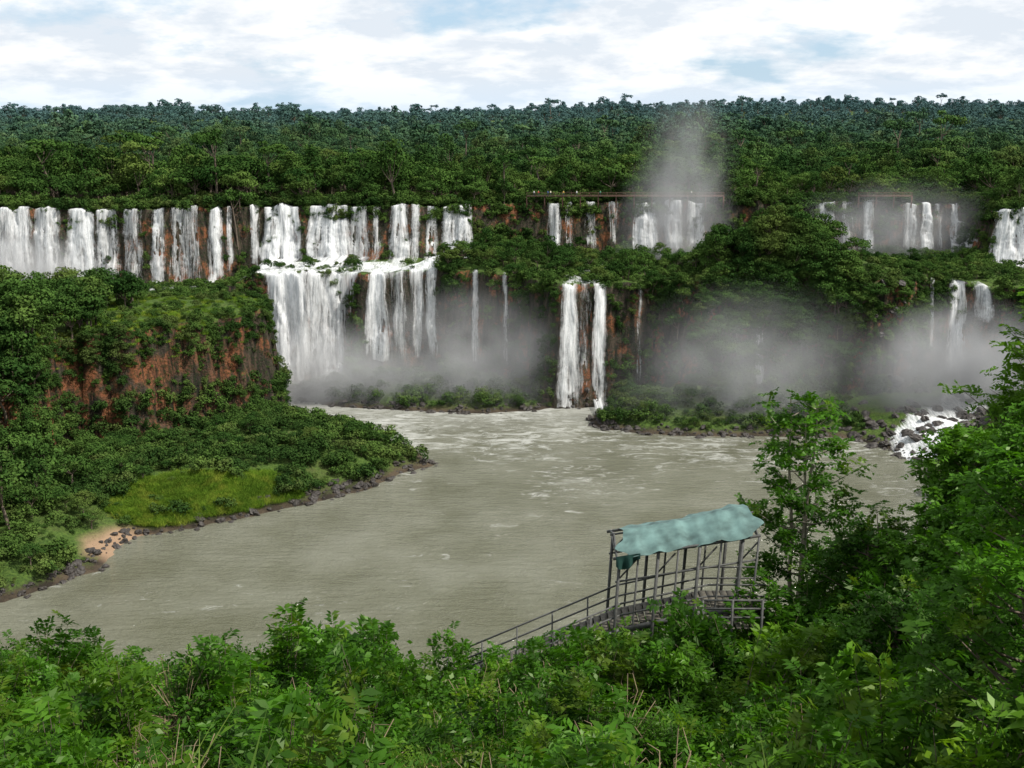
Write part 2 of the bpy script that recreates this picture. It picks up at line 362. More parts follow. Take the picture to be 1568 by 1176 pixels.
# ------------------------------------------------------------------ plant library
def unit(v): return v/(np.linalg.norm(v, axis=-1, keepdims=True)+1e-9)
def canopy_tree(i, h, cr, nl, nq, qs, mat, squash=.62, trunk=True, low=.5):
    r = R(100+i); b = MB(); lob = []
    for k in range(nl):
        a = r.rand()*6.283; q = cr*math.sqrt(r.rand())*.78
        z = h*low+h*(1-low)*(.92-(q/cr)**2*.75)*r.uniform(.5, 1)
        lob.append((q*math.cos(a), q*math.sin(a), z, cr*r.uniform(.22, .46), r.uniform(0, 1)))
    if trunk:
        zt = h*low*.9; lean = r.normal(size=2)*.05*h
        b.tube([(0,0,-1.5), (lean[0]*.4, lean[1]*.4, zt*.5), (lean[0], lean[1], zt)], [.05*cr+.1, .04*cr+.07, .03*cr+.05], 0, 6)
        for l in lob[::2]:
            m0 = np.array([lean[0], lean[1], zt]); e = np.array(l[:3]); b.tube([m0, (m0+e)/2+[0,0,-.3], e], [.1, .07, .03], 0, 4)
    tot = sum(l[3]**2 for l in lob)
    for l in lob:
        n = int(nq*l[3]**2/tot)+4; d = r.normal(size=(n, 3)); d[:,2] = d[:,2]*.9+.45; d = unit(d)
        rad = l[3]*(r.uniform(.68, 1.15, (n, 1))+ .14*np.sin(d[:, :1]*7+l[4]*9))
        c = np.array(l[:3])+d*rad*np.array([1, 1, squash]); c[:,2] = np.maximum(c[:,2], .05)
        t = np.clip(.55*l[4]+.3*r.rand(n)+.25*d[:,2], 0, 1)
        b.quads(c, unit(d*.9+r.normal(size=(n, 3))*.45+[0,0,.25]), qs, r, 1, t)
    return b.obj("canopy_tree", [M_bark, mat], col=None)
def palm(i):
    r = R(300+i); b = MB(); b.tube([(0,0,-1), (.2,.1,5), (.3,.2,10.)], [.22,.17,.13], 0, 6)
    n = 22; a = r.rand(n)*6.283; d = np.stack([np.cos(a), np.sin(a), r.uniform(-.1, 1.1, n)], -1)
    b.fronds(np.tile([.3,.2,10.], (n, 1)), d, 3.2, r, 9, .9, .12, 1, r.rand(n))
    return b.obj("palm_tree", [M_bark, M_far], col=None)
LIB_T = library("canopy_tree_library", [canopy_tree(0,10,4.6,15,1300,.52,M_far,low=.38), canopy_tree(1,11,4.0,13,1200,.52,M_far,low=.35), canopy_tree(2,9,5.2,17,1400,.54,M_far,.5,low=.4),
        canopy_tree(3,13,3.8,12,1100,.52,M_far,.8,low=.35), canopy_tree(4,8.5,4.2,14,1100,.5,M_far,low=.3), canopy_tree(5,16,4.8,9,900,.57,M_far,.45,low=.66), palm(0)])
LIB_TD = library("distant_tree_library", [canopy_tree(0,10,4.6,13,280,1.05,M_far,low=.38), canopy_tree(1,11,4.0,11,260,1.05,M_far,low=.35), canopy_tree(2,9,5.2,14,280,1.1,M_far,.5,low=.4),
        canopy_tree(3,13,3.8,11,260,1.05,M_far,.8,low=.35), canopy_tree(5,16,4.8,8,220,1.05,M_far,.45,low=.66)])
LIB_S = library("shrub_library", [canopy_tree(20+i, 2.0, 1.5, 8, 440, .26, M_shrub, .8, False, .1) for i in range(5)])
def frond_bush(i, h, rad, nst, mat, L=.15, W=.032):
    r = R(500+i); b = MB()
    for k in range(nst):
        a = r.rand()*6.283; q = rad*math.sqrt(r.rand()); tip = np.array([q*math.cos(a), q*math.sin(a), h*r.uniform(.4, 1.15)*(1-.35*(q/rad)**2)])
        p0 = np.array([tip[0]*.3, tip[1]*.3, -.2]); mid = (p0+tip)/2+np.array([0,0,.12*h])
        b.tube([p0, mid, tip], [.016, .012, .005], 0, 3)
        m = 7; s = r.uniform(.35, 1, m)[:, None]; base = (1-s)**2*p0+2*s*(1-s)*mid+s*s*tip
        d = r.normal(size=(m, 3))*[1,1,.5]+[0,0,.35]+unit(tip-p0)*.4
        t0 = r.uniform(0, .7); b.fronds(base, d, r.uniform(.3, .7, m), r, 6, L, W, 1, np.clip(t0+r.rand(m)*.3, 0, 1))
    return b.obj("undergrowth_plant", [M_bark, mat], col=None)
def broad_bush(i, h, rad, mat):
    r = R(540+i); b = MB()
    for k in range(34):
        a = r.rand()*6.283; q = rad*math.sqrt(r.rand()); tip = np.array([q*math.cos(a), q*math.sin(a), h*r.uniform(.3, 1)*(1-.3*(q/rad)**2)])
        b.tube([(tip[0]*.4, tip[1]*.4, -.2), tip], [.015,.005], 0, 3)
        n = 26; c = tip+r.normal(size=(n, 3))*[.22,.22,.16]; t0 = r.rand()*.7
        b.quads(c, unit(r.normal(size=(n,3))*.6+[0,-.1,.8]), .19, r, 1, np.clip(t0+r.rand(n)*.3,0,1), .75)
    return b.obj("broadleaf_bush", [M_bark, mat], col=None)
LIB_F = library("undergrowth_library", [frond_bush(i, 1.6, 1.1, 28, M_fore, .17, .030) for i in range(4)]+[broad_bush(i, 1.3, 1.1, M_fore) for i in range(2)]+[frond_bush(9, 3.2, .8, 14, M_fore, .24, .045)])
def tuft(i, n, h, spread, mat, wd=.022):
    r = R(700+i); b = MB(); a = r.rand(n)*6.283; q = spread*np.sqrt(r.rand(n)); base = np.stack([q*np.cos(a), q*np.sin(a), -0.05+0*q], -1)
    d = r.normal(size=(n, 3))*[.4,.4,.05]+[0,0,1]; d = unit(d); hh = h*r.uniform(.5, 1.1, (n, 1)); sdv = unit(np.cross(d, r.normal(size=(n, 3))))*h*wd
    mid = base+d*hh*.6; tip = base+d*hh+np.stack([d[:,0], d[:,1], -.3*abs(d[:,0])], -1)*hh*.5
    V = np.stack([base-sdv, mid-sdv, tip, mid+sdv], 1); b.add(V, np.arange(4*n).reshape(n, 4), 0, np.repeat(r.rand(n), 4))
    return b.obj("grass_tuft", [mat], col=None)
LIB_G = library("grass_library", [tuft(i, 180, 1.25, .6, M_grass2, .012) for i in range(3)])
LIB_GF = library("bank_grass_library", [tuft(10+i, 220, 1.3, 1.6, M_grass) for i in range(3)])
def twig(i):
    r = R(800+i); b = MB()
    for k in range(22):
        a = r.rand()*6.283; e = np.array([math.cos(a)*r.uniform(.3,1.2), math.sin(a)*r.uniform(.3,1.2), r.uniform(.6, 2.2)])
        b.tube([(0,0,-.1), e*.5+[0,0,.25], e+r.normal(size=3)*.15, e*1.15-[0,0,.25]], [.016,.012,.010,.006], 0, 3)
    return b.obj("dry_stems", [M_dry], col=None)
LIB_D = library("dry_stems_library", [twig(i) for i in range(2)])
def rock(i):
    bpy.ops.mesh.primitive_ico_sphere_add(subdivisions=3, radius=1); o = bpy.context.object; o.name = "boulder"
    for v in o.data.vertices:
        c = v.co.copy(); k = 1+.9*float(fbm(np.array([c.x*1.3+i*5]), np.array([c.y*1.3+c.z*1.7+i]), i))
        v.co = c*k; v.co.z *= .65
    COL.objects.unlink(o); o.data.materials.append(M_rock); return o
LIB_R = library("boulder_library", [rock(i) for i in range(4)])

# ------------------------------------------------------------------ waterfalls
FALLS = []
def waterfall(x0, x1, ylip, zbot, strength=.8, widen=1.1, back=5, lower=False, name="waterfall"):
    w = x1-x0; n = max(6, int(w/.45)+1); xc = (x0+x1)/2
    xt = np.linspace(x0, x1, n); y = np.arange(ylip+10, ylip-17, -.35)
    XX, YY = np.meshgrid(xt, y, indexing='ij'); T = H(XX, YY)
    ref = np.median(T[:, :6]); zt = ref-1.6
    s = np.linspace(0, 1, n)
    m = 44; b = MB(); UVs = []; ils = []
    for j in range(n):
        ok = np.where(T[j] >= zt)[0]; ils.append(ok[-1] if len(ok) else 10)
    YB = np.array([[y[il]+back, y[il]+back*.5, y[il]+.5] for il in ils]); ZB = H(np.repeat(xt[:, None], 3, 1), YB)
    edge = np.minimum(s, 1-s)*w; ef = np.clip(edge/max(.5, min(1.6, w*.3)), 0, 1)
    for lay in range(2):
        off = .1+lay*.7
        V = np.zeros((m+3, n, 3)); UV = np.zeros((m+3, n, 2)); ST = np.zeros((m+3, n)); sg = (strength+.04)*(1 if lay == 0 else .74)
        for j in range(n):
            col = T[j]; il = ils[j]
            yl = y[il]; ztop = col[max(il-1,0)]+.25
            zb = zbot-.6+1.5*float(vn(np.array([xt[j]*.8]), np.array([3.]), 4))
            zz = ztop-(ztop-zb)*(np.linspace(0, 1, m)**1.15)
            M_ = col[None, :] >= zz[:, None]-.3
            front = np.where(M_.any(1), y[len(y)-1-np.argmax(M_[:, ::-1], 1)], yl)
            drop = np.maximum(ztop-zz, 0)
            ball = yl-.35*np.sqrt(drop)*(1+.6*float(vn(np.array([xt[j]*.9]), np.array([1.]), 8)))
            yy = np.minimum(np.minimum.accumulate(front), ball)-.35-off
            bulge = (vn(np.full(m, xt[j]*1.1), drop*.12, 21+lay)-.5)*1.4+(vn(np.full(m, xt[j]*3.), drop*.3, 22+lay)-.5)*.6
            yy = yy+bulge*np.clip(drop/3, 0, 1)
            tt = np.linspace(0, 1, m); wk = 1+(widen*(1+.08*lay)-1)*sst(tt*1.1)
            wob = (vn(drop*.15+xc, np.full(m, 1.+lay), 33)-.5)*.7*np.clip(drop/6, 0, 1)
            xx = xc+(xt[j]-xc)*wk+wob
            for q, bk in enumerate((back, back*.5, .5)):
                V[q, j] = (xt[j], YB[j, q], ZB[j, q]+.22+lay*.12)
                UV[q, j] = (xt[j]+lay*50, bk); ST[q, j] = sg*(.35+.25*q)*ef[j]
            V[3:, j, 0] = xx; V[3:, j, 1] = yy; V[3:, j, 2] = zz
            UV[3:, j, 0] = xt[j]+lay*50; UV[3:, j, 1] = -drop
            ST[3:, j] = sg*(.35+.65*ef[j])*(1.12-.14*tt-.3*sst((tt-.86)*7))*(.93+.14*vn(np.full(m, xt[j]*.35), drop*.02, 71))
        idx = np.arange((m+3)*n).reshape(m+3, n)
        f = np.stack([idx[:-1,:-1], idx[:-1,1:], idx[1:,1:], idx[1:,:-1]], -1).reshape(-1, 4)
        b.add(V, f, 0, ST.ravel()); UVs.append(UV.reshape(-1, 2))
    o = b.obj(name, [M_fall], smooth=True); UVa = np.concatenate(UVs)
    uv = o.data.uv_layers.new(name="UVMap"); li = np.zeros(len(o.data.loops), np.int32); o.data.loops.foreach_get("vertex_index", li)
    uv.data.foreach_set("uv", UVa[li].astype(np.float32).ravel())
    FALLS.append((x0, x1, ylip)); return o
def U(u0, u1, ylip, zbot, st=.8, wd=1.1, **k):
    lo = k.get('lower', False); return waterfall(X(u0, ylip, lo), X(u1, ylip, lo), ylip, zbot, st, wd, **k)
waterfall(-215, -166, 350, 28, .9)
U(-12, 38, 352, 28, .92); U(40, 82, 353, 28, .88); U(96, 135, 354, 28, 1.1, 1.3); U(137, 174, 355, 29, .82); U(179, 214, 355, 29, .66); U(228, 250, 356, 28, .95, 1.2)
U(256, 302, 356, 28, .64, 1.15); U(314, 333, 357, 28, .98, 1.3)
U(345, 353, 364, 30, .6); U(379, 393, 367, 33, .9); U(400, 455, 368, 33, 1.15, 1.2); U(470, 530, 368, 33, 1.08, 1.25); U(532, 562, 368, 33, .78, 1.3)
U(568, 582, 368, 33, .6); U(597, 624, 368, 33, 1.0, 1.4); U(628, 642, 369, 34, .8); U(650, 670, 369, 34, .78); U(676, 722, 370, 36, 1.0)
U(838, 860, 385, 36, .85); U(866, 880, 385, 36, .65); U(898, 916, 385, 36, .68, 1.2); U(930, 950, 385, 37, .55); U(972, 1008, 385, 35, 1.12, 1.15); U(1020, 1048, 385, 36, .95); U(1054, 1082, 385, 36, .92)
U(1254, 1284, 385, 36, .98, 1.2); U(1290, 1314, 385, 36, .58); U(1326, 1341, 385, 35, .95); U(1386, 1410, 384, 35, .7); U(1414, 1430, 384, 35, 1.15, 1.4); U(1434, 1446, 384, 35, .62); U(1457, 1469, 384, 35, .85)
U(1536, 1590, 353, 33, 1.1, 1.5)
L = dict(lower=True)
U(404, 470, 331, 1.5, 1.1, 1.08, **L); U(464, 524, 331, 2, .84, 1.05, **L); U(562, 590, 330, 8, 1.12, 1.6, **L); U(598, 622, 330, 9, .68, 1.1, **L); U(630, 646, 329, 9, .85, 1.1, **L)
U(650, 668, 329, 9, .9, 1.1, **L); U(722, 733, 325, 9, .82, 1.2, **L); U(768, 778, 319, 8, .66, **L); U(860, 886, 306, .2, 1.02, 1.7, **L); U(910, 931, 306, .2, 1.08, 1.15, **L); U(888, 908, 306, 6, .48, 1.1, **L)
U(978, 986, 309, 6, .55, 1.3, **L); U(1168, 1179, 299, 8, .95, 1.3, **L); U(1434, 1443, 309, 14, .85, 1.2, **L); U(1464, 1490, 311, 8, 1.05, 1.3, **L); U(1496, 1520, 312, 24, .9, 1.2, **L)

def sheet(name, poly, off, st, soft=3., warp=1.0):
    xs_ = [p[0] for p in poly]; ys_ = [p[1] for p in poly]
    x = np.arange(min(xs_)-2, max(xs_)+2, .7); y = np.arange(min(ys_)-2, max(ys_)+2, .7); a, b_ = np.meshgrid(x, y)
    d = sd(a, b_, poly)+fbm(a/3, b_/3, 61)*warp; z = H(a, b_)+off
    idx = np.arange(a.size).reshape(a.shape); f = np.stack([idx[:-1,:-1], idx[:-1,1:], idx[1:,1:], idx[1:,:-1]], -1).reshape(-1, 4)
    keep = (d.ravel()[f] > -.5).any(1); b = MB(); b.add(np.stack([a, b_, z], -1), f[keep], 0, (st*np.clip(d/soft, 0, 1)).ravel())
    o = b.obj(name, [M_fall], smooth=True); uv = o.data.uv_layers.new(name="UVMap"); li = np.zeros(len(o.data.loops), np.int32); o.data.loops.foreach_get("vertex_index", li)
    uv.data.foreach_set("uv", np.stack([a.ravel(), b_.ravel()*2.5], -1)[li].astype(np.float32).ravel())
sheet("rapids", [(-84,332),(-50,332),(-22,331),(-20,342),(-34,352),(-40,364),(-84,364)], .35, .98)
sheet("rapids", [(13,307),(27,308),(30,330),(44,352),(60,378),(40,380),(22,350),(15,330)], .35, .8)
sheet("rapids", [(-160,332),(-120,330),(-90,340),(-92,352),(-160,348)], .4, .95)
sheet("rapids", [(91,250),(101,248),(113,264),(127,280),(135,300),(124,304),(111,287),(95,270)], .3, 1.1)

# ------------------------------------------------------------------ scatter vegetation
def fallmask(px, py, front=16, rear=9):
    k = np.zeros(px.shape, bool)
    for (x0, x1, yl) in FALLS:
        sx = px/py*yl
        k |= (sx > x0-1.2) & (sx < x1+1.2) & (py > yl-front) & (py < yl+rear)
    return k
fm = fallmask(cx, cy); fms = fallmask(cx, cy, 9, 4)
def forest(y0, y1, n, s0, s1, seed):
    w = ((cy > y0) & (cy <= y1) & (dP > 4) & inview & ~fm).astype(float)
    p = sample(w, n, seed); r = R(seed+1); return p, (s0+(s1-s0)*r.rand(n)**1.8)*(1+.5*fbm(p[:,0]/60, p[:,1]/60, 66))
A = [forest(350, 470, 1800, .75, 1.6, 4), forest(470, 700, 3600, .75, 1.65, 1)]
pts = np.concatenate([a[0] for a in A]); sc = np.concatenate([a[1] for a in A])
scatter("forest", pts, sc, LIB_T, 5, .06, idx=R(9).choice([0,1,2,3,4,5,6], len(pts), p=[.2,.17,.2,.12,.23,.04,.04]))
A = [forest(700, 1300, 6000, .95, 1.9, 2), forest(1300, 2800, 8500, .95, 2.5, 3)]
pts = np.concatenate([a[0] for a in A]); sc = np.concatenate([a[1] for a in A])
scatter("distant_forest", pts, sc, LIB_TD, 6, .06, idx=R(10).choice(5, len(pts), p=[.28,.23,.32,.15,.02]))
w = ((dP > -2) & (dP < 18) & (cy < 420) & inview & ~fms & (NZ > .3)).astype(float)
scatter("river_lip_shrubs", sample(w, 2800, 11), R(12).uniform(.6, 2.3, 2800), LIB_S, 13)
w = ((dP > 1) & (dP < 16) & (cy < 410) & inview & fm & (NZ > .5)).astype(float)
scatter("river_islet_shrubs", sample(w, 380, 14), R(15).uniform(.4, 1.3, 380), LIB_S, 16)
tm = (dT > 2) & (dP < -1) & (cy > 290) & (cy < 390) & inview & ~fallmask(cx, cy, 24, 7) & (cz > 24) & (cx > -70)
hold = ~((cx > -84) & (cx < -26) & (cy > 326))
w = (tm & hold).astype(float)*(fbm(cx/11, cy/11, 40) > -.2)
p = sample(w, 460, 21); scatter("terrace_trees", p, R(22).uniform(.35, .85, len(p))*np.where(p[:,0] > 97, .6, 1), LIB_T, 23, idx=R(24).choice([0,1,2,4], len(p)))
w = ((dT > 0) & (dP < 0) & (cy > 290) & (cy < 392) & inview & ~fms & (cz > 24)).astype(float)
p = sample(w, 3800, 25); inr = (p[:,0] > -84) & (p[:,0] < -24) & (p[:,1] > 328); p = p[~inr | (R(4).rand(len(p)) < .16)]
scatter("terrace_shrubs", p, R(26).uniform(.6, 1.7, len(p)), LIB_S, 27)
w = np.exp(-((cx-77)/18)**4-((cy-314)/18)**4)*(cz > 12)*(~fms)
p = sample(w, 290, 31); scatter("knoll_trees", p, R(32).uniform(.5, 1.1, len(p)), LIB_T, 33, idx=R(34).choice([0,1,2,4], len(p)))
nz = fbm(cx/6, (cy+cz*1.5)/6, 50)
hd = (cx < -60) & (cy < 312)
w = ((NZ < .75) & (cz > 3) & (cy > 190) & (cy < 395) & inview & ~fms).astype(float)*np.clip(.4+nz*2.2, .04, 1)*np.where((cx>40)&(cx<125)&(cy<318), 2.4, 1)*np.where(hd, .3+1.7*(cz > 23.5), 1)
scatter("cliff_shrubs", sample(w, 8600, 41), R(42).uniform(.3, 1.25, 8600), LIB_S, 43, tilt=.5)
w = ((cz > .9) & (cz < 13) & (cy > 150) & (cy < 330) & (dN < 0) & inview & ~fms & ~((cx>92)&(cx<128)&(cy<303))).astype(float)
patch = np.exp(-((cx+64)/15)**2-((cy-(219+(cx+64)*.35))/7.5)**2)
sandm = np.exp(-((cx+77)/8)**2-((cy-199)/6)**2)
wb = w*(1-.93*np.clip(patch*1.6+.5*fbm(cx/4,cy/4,19), 0, 1))*(1-np.clip(sandm*1.6, 0, 1))
scatter("riverbank_shrubs", sample(wb, 5600, 51), .35+1.75*R(52).rand(5600)**2.3, LIB_S, 53)
wt = wb*(cz > 2.0)*(fbm(cx/9, cy/9, 77) > .05)*(dM < -9)
scatter("riverbank_trees", sample(wt, 230, 54), R(55).uniform(.2, .6, 230), LIB_T, 56, idx=R(57).choice([0,2,4], 230))
scatter("riverbank_grass", sample(w*(patch > .22), 2200, 61), R(62).uniform(.5, 1.1, 2200), LIB_GF, 63)
w = ((dM > 1) & (cz > 26) & (cy > 170) & (cy < 330) & inview).astype(float)
scatter("headland_grass", sample(w, 2400, 71), R(72).uniform(.4, .8, 2400), LIB_GF, 73)
scatter("headland_shrubs", sample(w*np.where(dM < 6, 3, .7), 1300, 74), R(75).uniform(.4, 1.3, 1300), LIB_S, 76)
w2 = w*(cx < -100)*(dM > 1)*(cy < 300)
scatter("headland_trees", sample(w2, 250, 77), R(78).uniform(.6, 1.2, 250), LIB_T, 79, idx=R(80).choice([0,1,2,4], 250))
w3 = (((cx < -92) & (cx > -135) & (cy > 186) & (cy < 222) & (cz > 4)) | ((cx < -107) & (cx > -135) & (cy > 222) & (cy < 252))).astype(float)
scatter("left_bank_trees", sample(w3, 120, 177), R(178).uniform(.7, 1.5, 120), LIB_T, 179, idx=R(180).choice([0,1,3,4], 120))
w = ((cz > -.4) & (cz < 1.3) & (cy > 150) & (cy < 330) & (np.abs(dS) < 7) & inview).astype(float)
scatter("shore_boulders", sample(w, 1000, 81), R(82).uniform(.25, 1.0, 1000)**1.5, LIB_R, 83, .4)
w = ((cx > 88) & (cx < 132) & (cy > 246) & (cy < 304) & (cz > -1)).astype(float)
scatter("rapids_boulders", sample(w, 190, 84), R(85).uniform(.5, 1.6, 190), LIB_R, 86, .4)
# near hillside
fore = (cy > 4) & (cy < 47) & (np.abs(cx) < .62*cy+8)
corr = (cx > -3.2) & (cx < 10.5) & (np.abs(cy-39.6) < 2.2)
w = (fore & ~corr & (cy > 11)).astype(float)*np.clip(.7+2*fbm(cx/3.5, cy/3.5, 90), .1, 1.4)
NB = 1750
p = sample(w, NB, 91); sc = R(92).uniform(.45, 1.55, NB)*np.where(p[:,0] > 9, 1.3, 1)
sc *= np.where((p[:,0] < 1) & (p[:,1] < 19), .5, 1)*np.where((np.abs(p[:,0]) < 4) & (p[:,1] > 33), .8, 1)
k = R(93).choice([0,1,2,3,4,5,6], NB, p=[.17,.17,.17,.16,.07,.07,.19]); scatter("hillside_undergrowth", p, sc, LIB_F, 94, .18, idx=k)
w = (fore & (cy < 26)).astype(float)*np.where(cx < 2, 1, .2); scatter("hillside_grass", sample(w, 3400, 95), R(96).uniform(.5, 1.3, 3400), LIB_G, 97)
w = (fore & (np.abs(cx-5.5) < 6.5) & (np.abs(cy-36.3) < 1.6)).astype(float); scatter("walkway_bushes", sample(w, 70, 110), R(111).uniform(.7, 1.15, 70), LIB_F, 112, .15)
scatter("dry_stems", sample(fore.astype(float)*(cy < 34)*(cy > 12), 320, 98), R(99).uniform(.6, 1.4, 320), LIB_D, 100)
w = ((cy > 50) & (cy < 215) & (dN > 1) & (np.abs(cx) < 150) & (cz+8 < 80-.60*cy) | ((cx > 75) & (cy > 120) & (cy < 235) & (dN > 2) & (cx < 160))).astype(float)
scatter("lower_bank_trees", sample(w, 600, 101), R(102).uniform(.35, .7, 600), LIB_T, 103, idx=R(104).choice([0,1,2,4], 600))

# ------------------------------------------------------------------ individual near trees
def near_tree(name, loc, h, spread, seed, mat, bark, stems=1, tips=70, fr=9, L=.2, W=.05, start=.3, dens=1., trunk_r=.14):
    r = R(seed); b = MB(); loc = np.array(loc, float)
    for s in range(stems):
        a0 = r.rand()*6.283; top = np.array([math.cos(a0)*spread*.25*(stems > 1), math.sin(a0)*spread*.25*(stems > 1), h*r.uniform(.88, 1)])
        n = 9; tt = np.linspace(0, 1, n)[:, None]; tr = tt*top+np.cumsum(r.normal(size=(n, 3))*[.09,.09,0], 0)*h*.06; tr[0] = (0, 0, -.5)
        b.tube(tr, np.linspace(trunk_r, .025, n), 0, 7)
        nb = tips//stems
        for k in range(nb):
            f = start+(1-start)*(k+r.rand())/nb; q = f*(n-1); i = min(int(q), n-2); base = tr[i]+(tr[i+1]-tr[i])*(q-i)
            a = k*2.4+r.rand()*.8; prof = math.sin(min(1, (1-f)*1.25+.12)*math.pi/2)*(.5+.65*r.rand())
            ln = spread*prof+.3; d = np.array([math.cos(a), math.sin(a), r.uniform(.2, .8)]); e = base+d*ln
            md = (base+e)/2+np.array([0, 0, -.08*ln]); b.tube([base, md, e], [.02+.012*ln, .012+.006*ln, .006], 0, 4)
            m = int(fr*dens*(.5+prof)); s_ = r.uniform(.45, 1.05, m)[:, None]; bb = base+(e-base)*s_+r.normal(size=(m, 3))*.18*(.4+ln*.15)
            dd = r.normal(size=(m, 3))*[1,1,.45]+d*.5+[0,0,.1]; t0 = r.uniform(0, .7)
            b.fronds(bb, dd, r.uniform(.3, .6, m)*L/.17, r, 6, L, W, 1, np.clip(t0+r.rand(m)*.3, 0, 1))
    o = b.obj(name, [bark, mat]); o.location = loc; return o
def gz(x, y): return float(H(np.array([float(x)]), np.array([float(y)]))[0])
def plant(x, y, top, spread, seed, mat, bark, **k):
    g = gz(x, y); return near_tree("tree", (x, y, g), top-g, spread, seed, mat, bark, **k)
plant(12.3, 43.5, 69.4, 2.2, 1, M_fore, M_barkl, stems=3, tips=72, fr=11, L=.22, W=.065, start=.25)
plant(14.2, 39.0, 65.2, 2.6, 2, M_fore, M_bark, stems=2, tips=80, fr=14, L=.2, W=.055, start=.1)
plant(16.6, 37.5, 69.2, 2.5, 3, M_tree, M_bark, stems=1, tips=110, fr=18, L=.21, W=.058, start=.1)
plant(14.9, 30.0, 72.8, 2.3, 4, M_tree, M_bark, stems=2, tips=120, fr=17, L=.19, W=.05, start=.12)
plant(10.6, 21.0, 73.6, 2.0, 5, M_fore, M_bark, stems=1, tips=84, fr=12, L=.17, W=.045, start=.25)
plant(13.2, 27.0, 67.8, 2.0, 8, M_tree, M_bark, stems=2, tips=90, fr=16, L=.18, W=.05, start=.08)
plant(21, 40, 75.0, 4.0, 6, M_tree, M_bark, stems=1, tips=140, fr=20, L=.22, W=.065, start=.1)
plant(12.6, 33.0, 64.6, 2.2, 7, M_fore, M_bark, stems=3, tips=70, fr=14, L=.18, W=.05, start=.1)

# ------------------------------------------------------------------ covered stairway
M_steel = plain("weathered_steel", (.07,.07,.066), .6, .4, .4, 8)
M_plank = plain("grey_planks", (.11,.10,.08), .85, .2, .4, 5)
M_tarp = plain("teal_tarpaulin", (.105,.175,.162), .75, .25, .45, 1.6)
M_tarpd = plain("dark_green_tarpaulin", (.02,.06,.05), .75, .2, .3, 3)
st = bpy.data.objects.new("covered_stairway", None); COL.objects.link(st)
def floor_z(x): return float(np.interp(x, [-3,-1.7,4,7.4,9.8], [57.9,58.5,61.1,61.9,61.9]))
Y0, Y1 = 38.6, 41.4; YM = (Y0+Y1)/2
fr = MB(); rl = MB(); dk = MB()
for yy in (Y0, Y0+1.7):
    for x in [-2.6,-1.2,.2,1.6,3.0]: rl.beam((x,yy,floor_z(x)-2.5), (x,yy,floor_z(x)+1.0), .06)
    for dz in (.55, 1.02):
        P = [(-2.8,yy,floor_z(-2.8)+dz),(4.1,yy,floor_z(4.1)+dz),(7.4,yy,floor_z(7.4)+dz),(9.6,yy,floor_z(9.6)+dz)]
        for a, b in zip(P, P[1:]): rl.beam(a, b, .055)
    P = [(-2.8,yy,floor_z(-2.8)-.1),(4.1,yy,floor_z(4.1)-.1),(7.4,yy,floor_z(7.4)-.1),(9.6,yy,floor_z(9.6)-.1)]
    for a, b in zip(P, P[1:]): fr.beam(a, b, .08, .22)
def rz(x): return 64.0+(x-4)*.17
for yy in (Y0, Y1):
    for i, x in enumerate([3.9,4.6,5.35,6.1,6.9,7.7,8.5,9.1]):
        fr.beam((x-.15,yy+(.02 if i % 2 else -.02),floor_z(x)-3.2), (x+.15,yy,rz(x)), .11 if i % 2 == 0 else .07)
        if i < 7 and i % 2 == 0: fr.beam((x+.1,yy+.06,rz(x)-.9), (x+.8,yy+.06,rz(x)-.05), .05)
    fr.beam((3.8,yy+.01,rz(3.8)), (9.3,yy+.01,rz(9.3)), .09)
    fr.beam((3.9,yy+.01,rz(3.9)-.95), (9.2,yy+.01,rz(9.2)-.95), .06)
for x in [3.95,4.8,5.55,6.3,7.1,7.9,8.7,9.2]:
    z = rz(x); fr.beam((x,Y0,z), (x,YM,z+.42), .06); fr.beam((x,Y1,z), (x,YM,z+.42), .06); fr.beam((x,Y0,z-.02),(x,Y1,z-.02),.05)
fr.beam((3.8,YM,rz(3.8)+.42), (9.3,YM,rz(9.3)+.42), .06)
for k in range(45):
    x = -2.7+k*.275; dk.beam((x,Y0+.06,floor_z(x)+.03), (x,Y0+1.64,floor_z(x)+.03), .25, .045)
for k in range(8): dk.beam((7.0+k*.28,37.3,61.75), (7.0+k*.28,38.5,61.75), .2, .05)
for x in (7.0,8.1,9.2): fr.beam((x,37.3,59.5),(x,37.3,62.9),.08)
for z in (62.2,62.55,62.88): fr.beam((6.95,37.3,z),(9.3,37.3,z),.06)
fr.obj("steel_frame", [M_steel], parent=st); rl.obj("handrails", [M_steel], parent=st); dk.obj("steps", [M_plank], parent=st)
tp = MB(); nx_, ny_ = 120, 50; u, v = np.meshgrid(np.linspace(0, 1, nx_), np.linspace(-1, 1, ny_))
x = 4.15+u*5.1+(vn(v*3, v*0, 4)-.5)*.6*np.where(u<.5,-1,1)*np.abs(u-.5)*2; y = YM+v*(1.5+.06*np.sin(u*9)+.04*np.sin(u*23))
z = rz(x)+.53-.46*np.abs(v)**1.15+fbm(x*.55, y*.4, 3, 3)*.16+.018*np.sin(x*11+y*3+3*vn(x*.7,y,6))-.05*np.abs(np.sin((x-3.95)*np.pi/.78))*(.4+.6*vn(x*.6,y*.5,9))
z = z-.3*np.clip(np.abs(v)-.9,0,1)*3*(.3+vn(x*2,y*0,5))+.12*sst((u-.45)*4)
ii = np.arange(nx_*ny_).reshape(ny_, nx_); f = np.stack([ii[:-1,:-1], ii[:-1,1:], ii[1:,1:], ii[1:,:-1]], -1).reshape(-1, 4)
tp.add(np.stack([x, y, z], -1), f); tp.obj("tarpaulin_roof", [M_tarp], smooth=True, parent=st)
tg = MB(); u, v = np.meshgrid(np.linspace(0, 1, 14), np.linspace(0, 1, 12))
x = 3.9+u*.9; yq = Y0-.14-.12*np.sin(u*14)*v; z = rz(3.9)+.12+u*.15-v*.62*(1-abs(u-.35)*1.1)
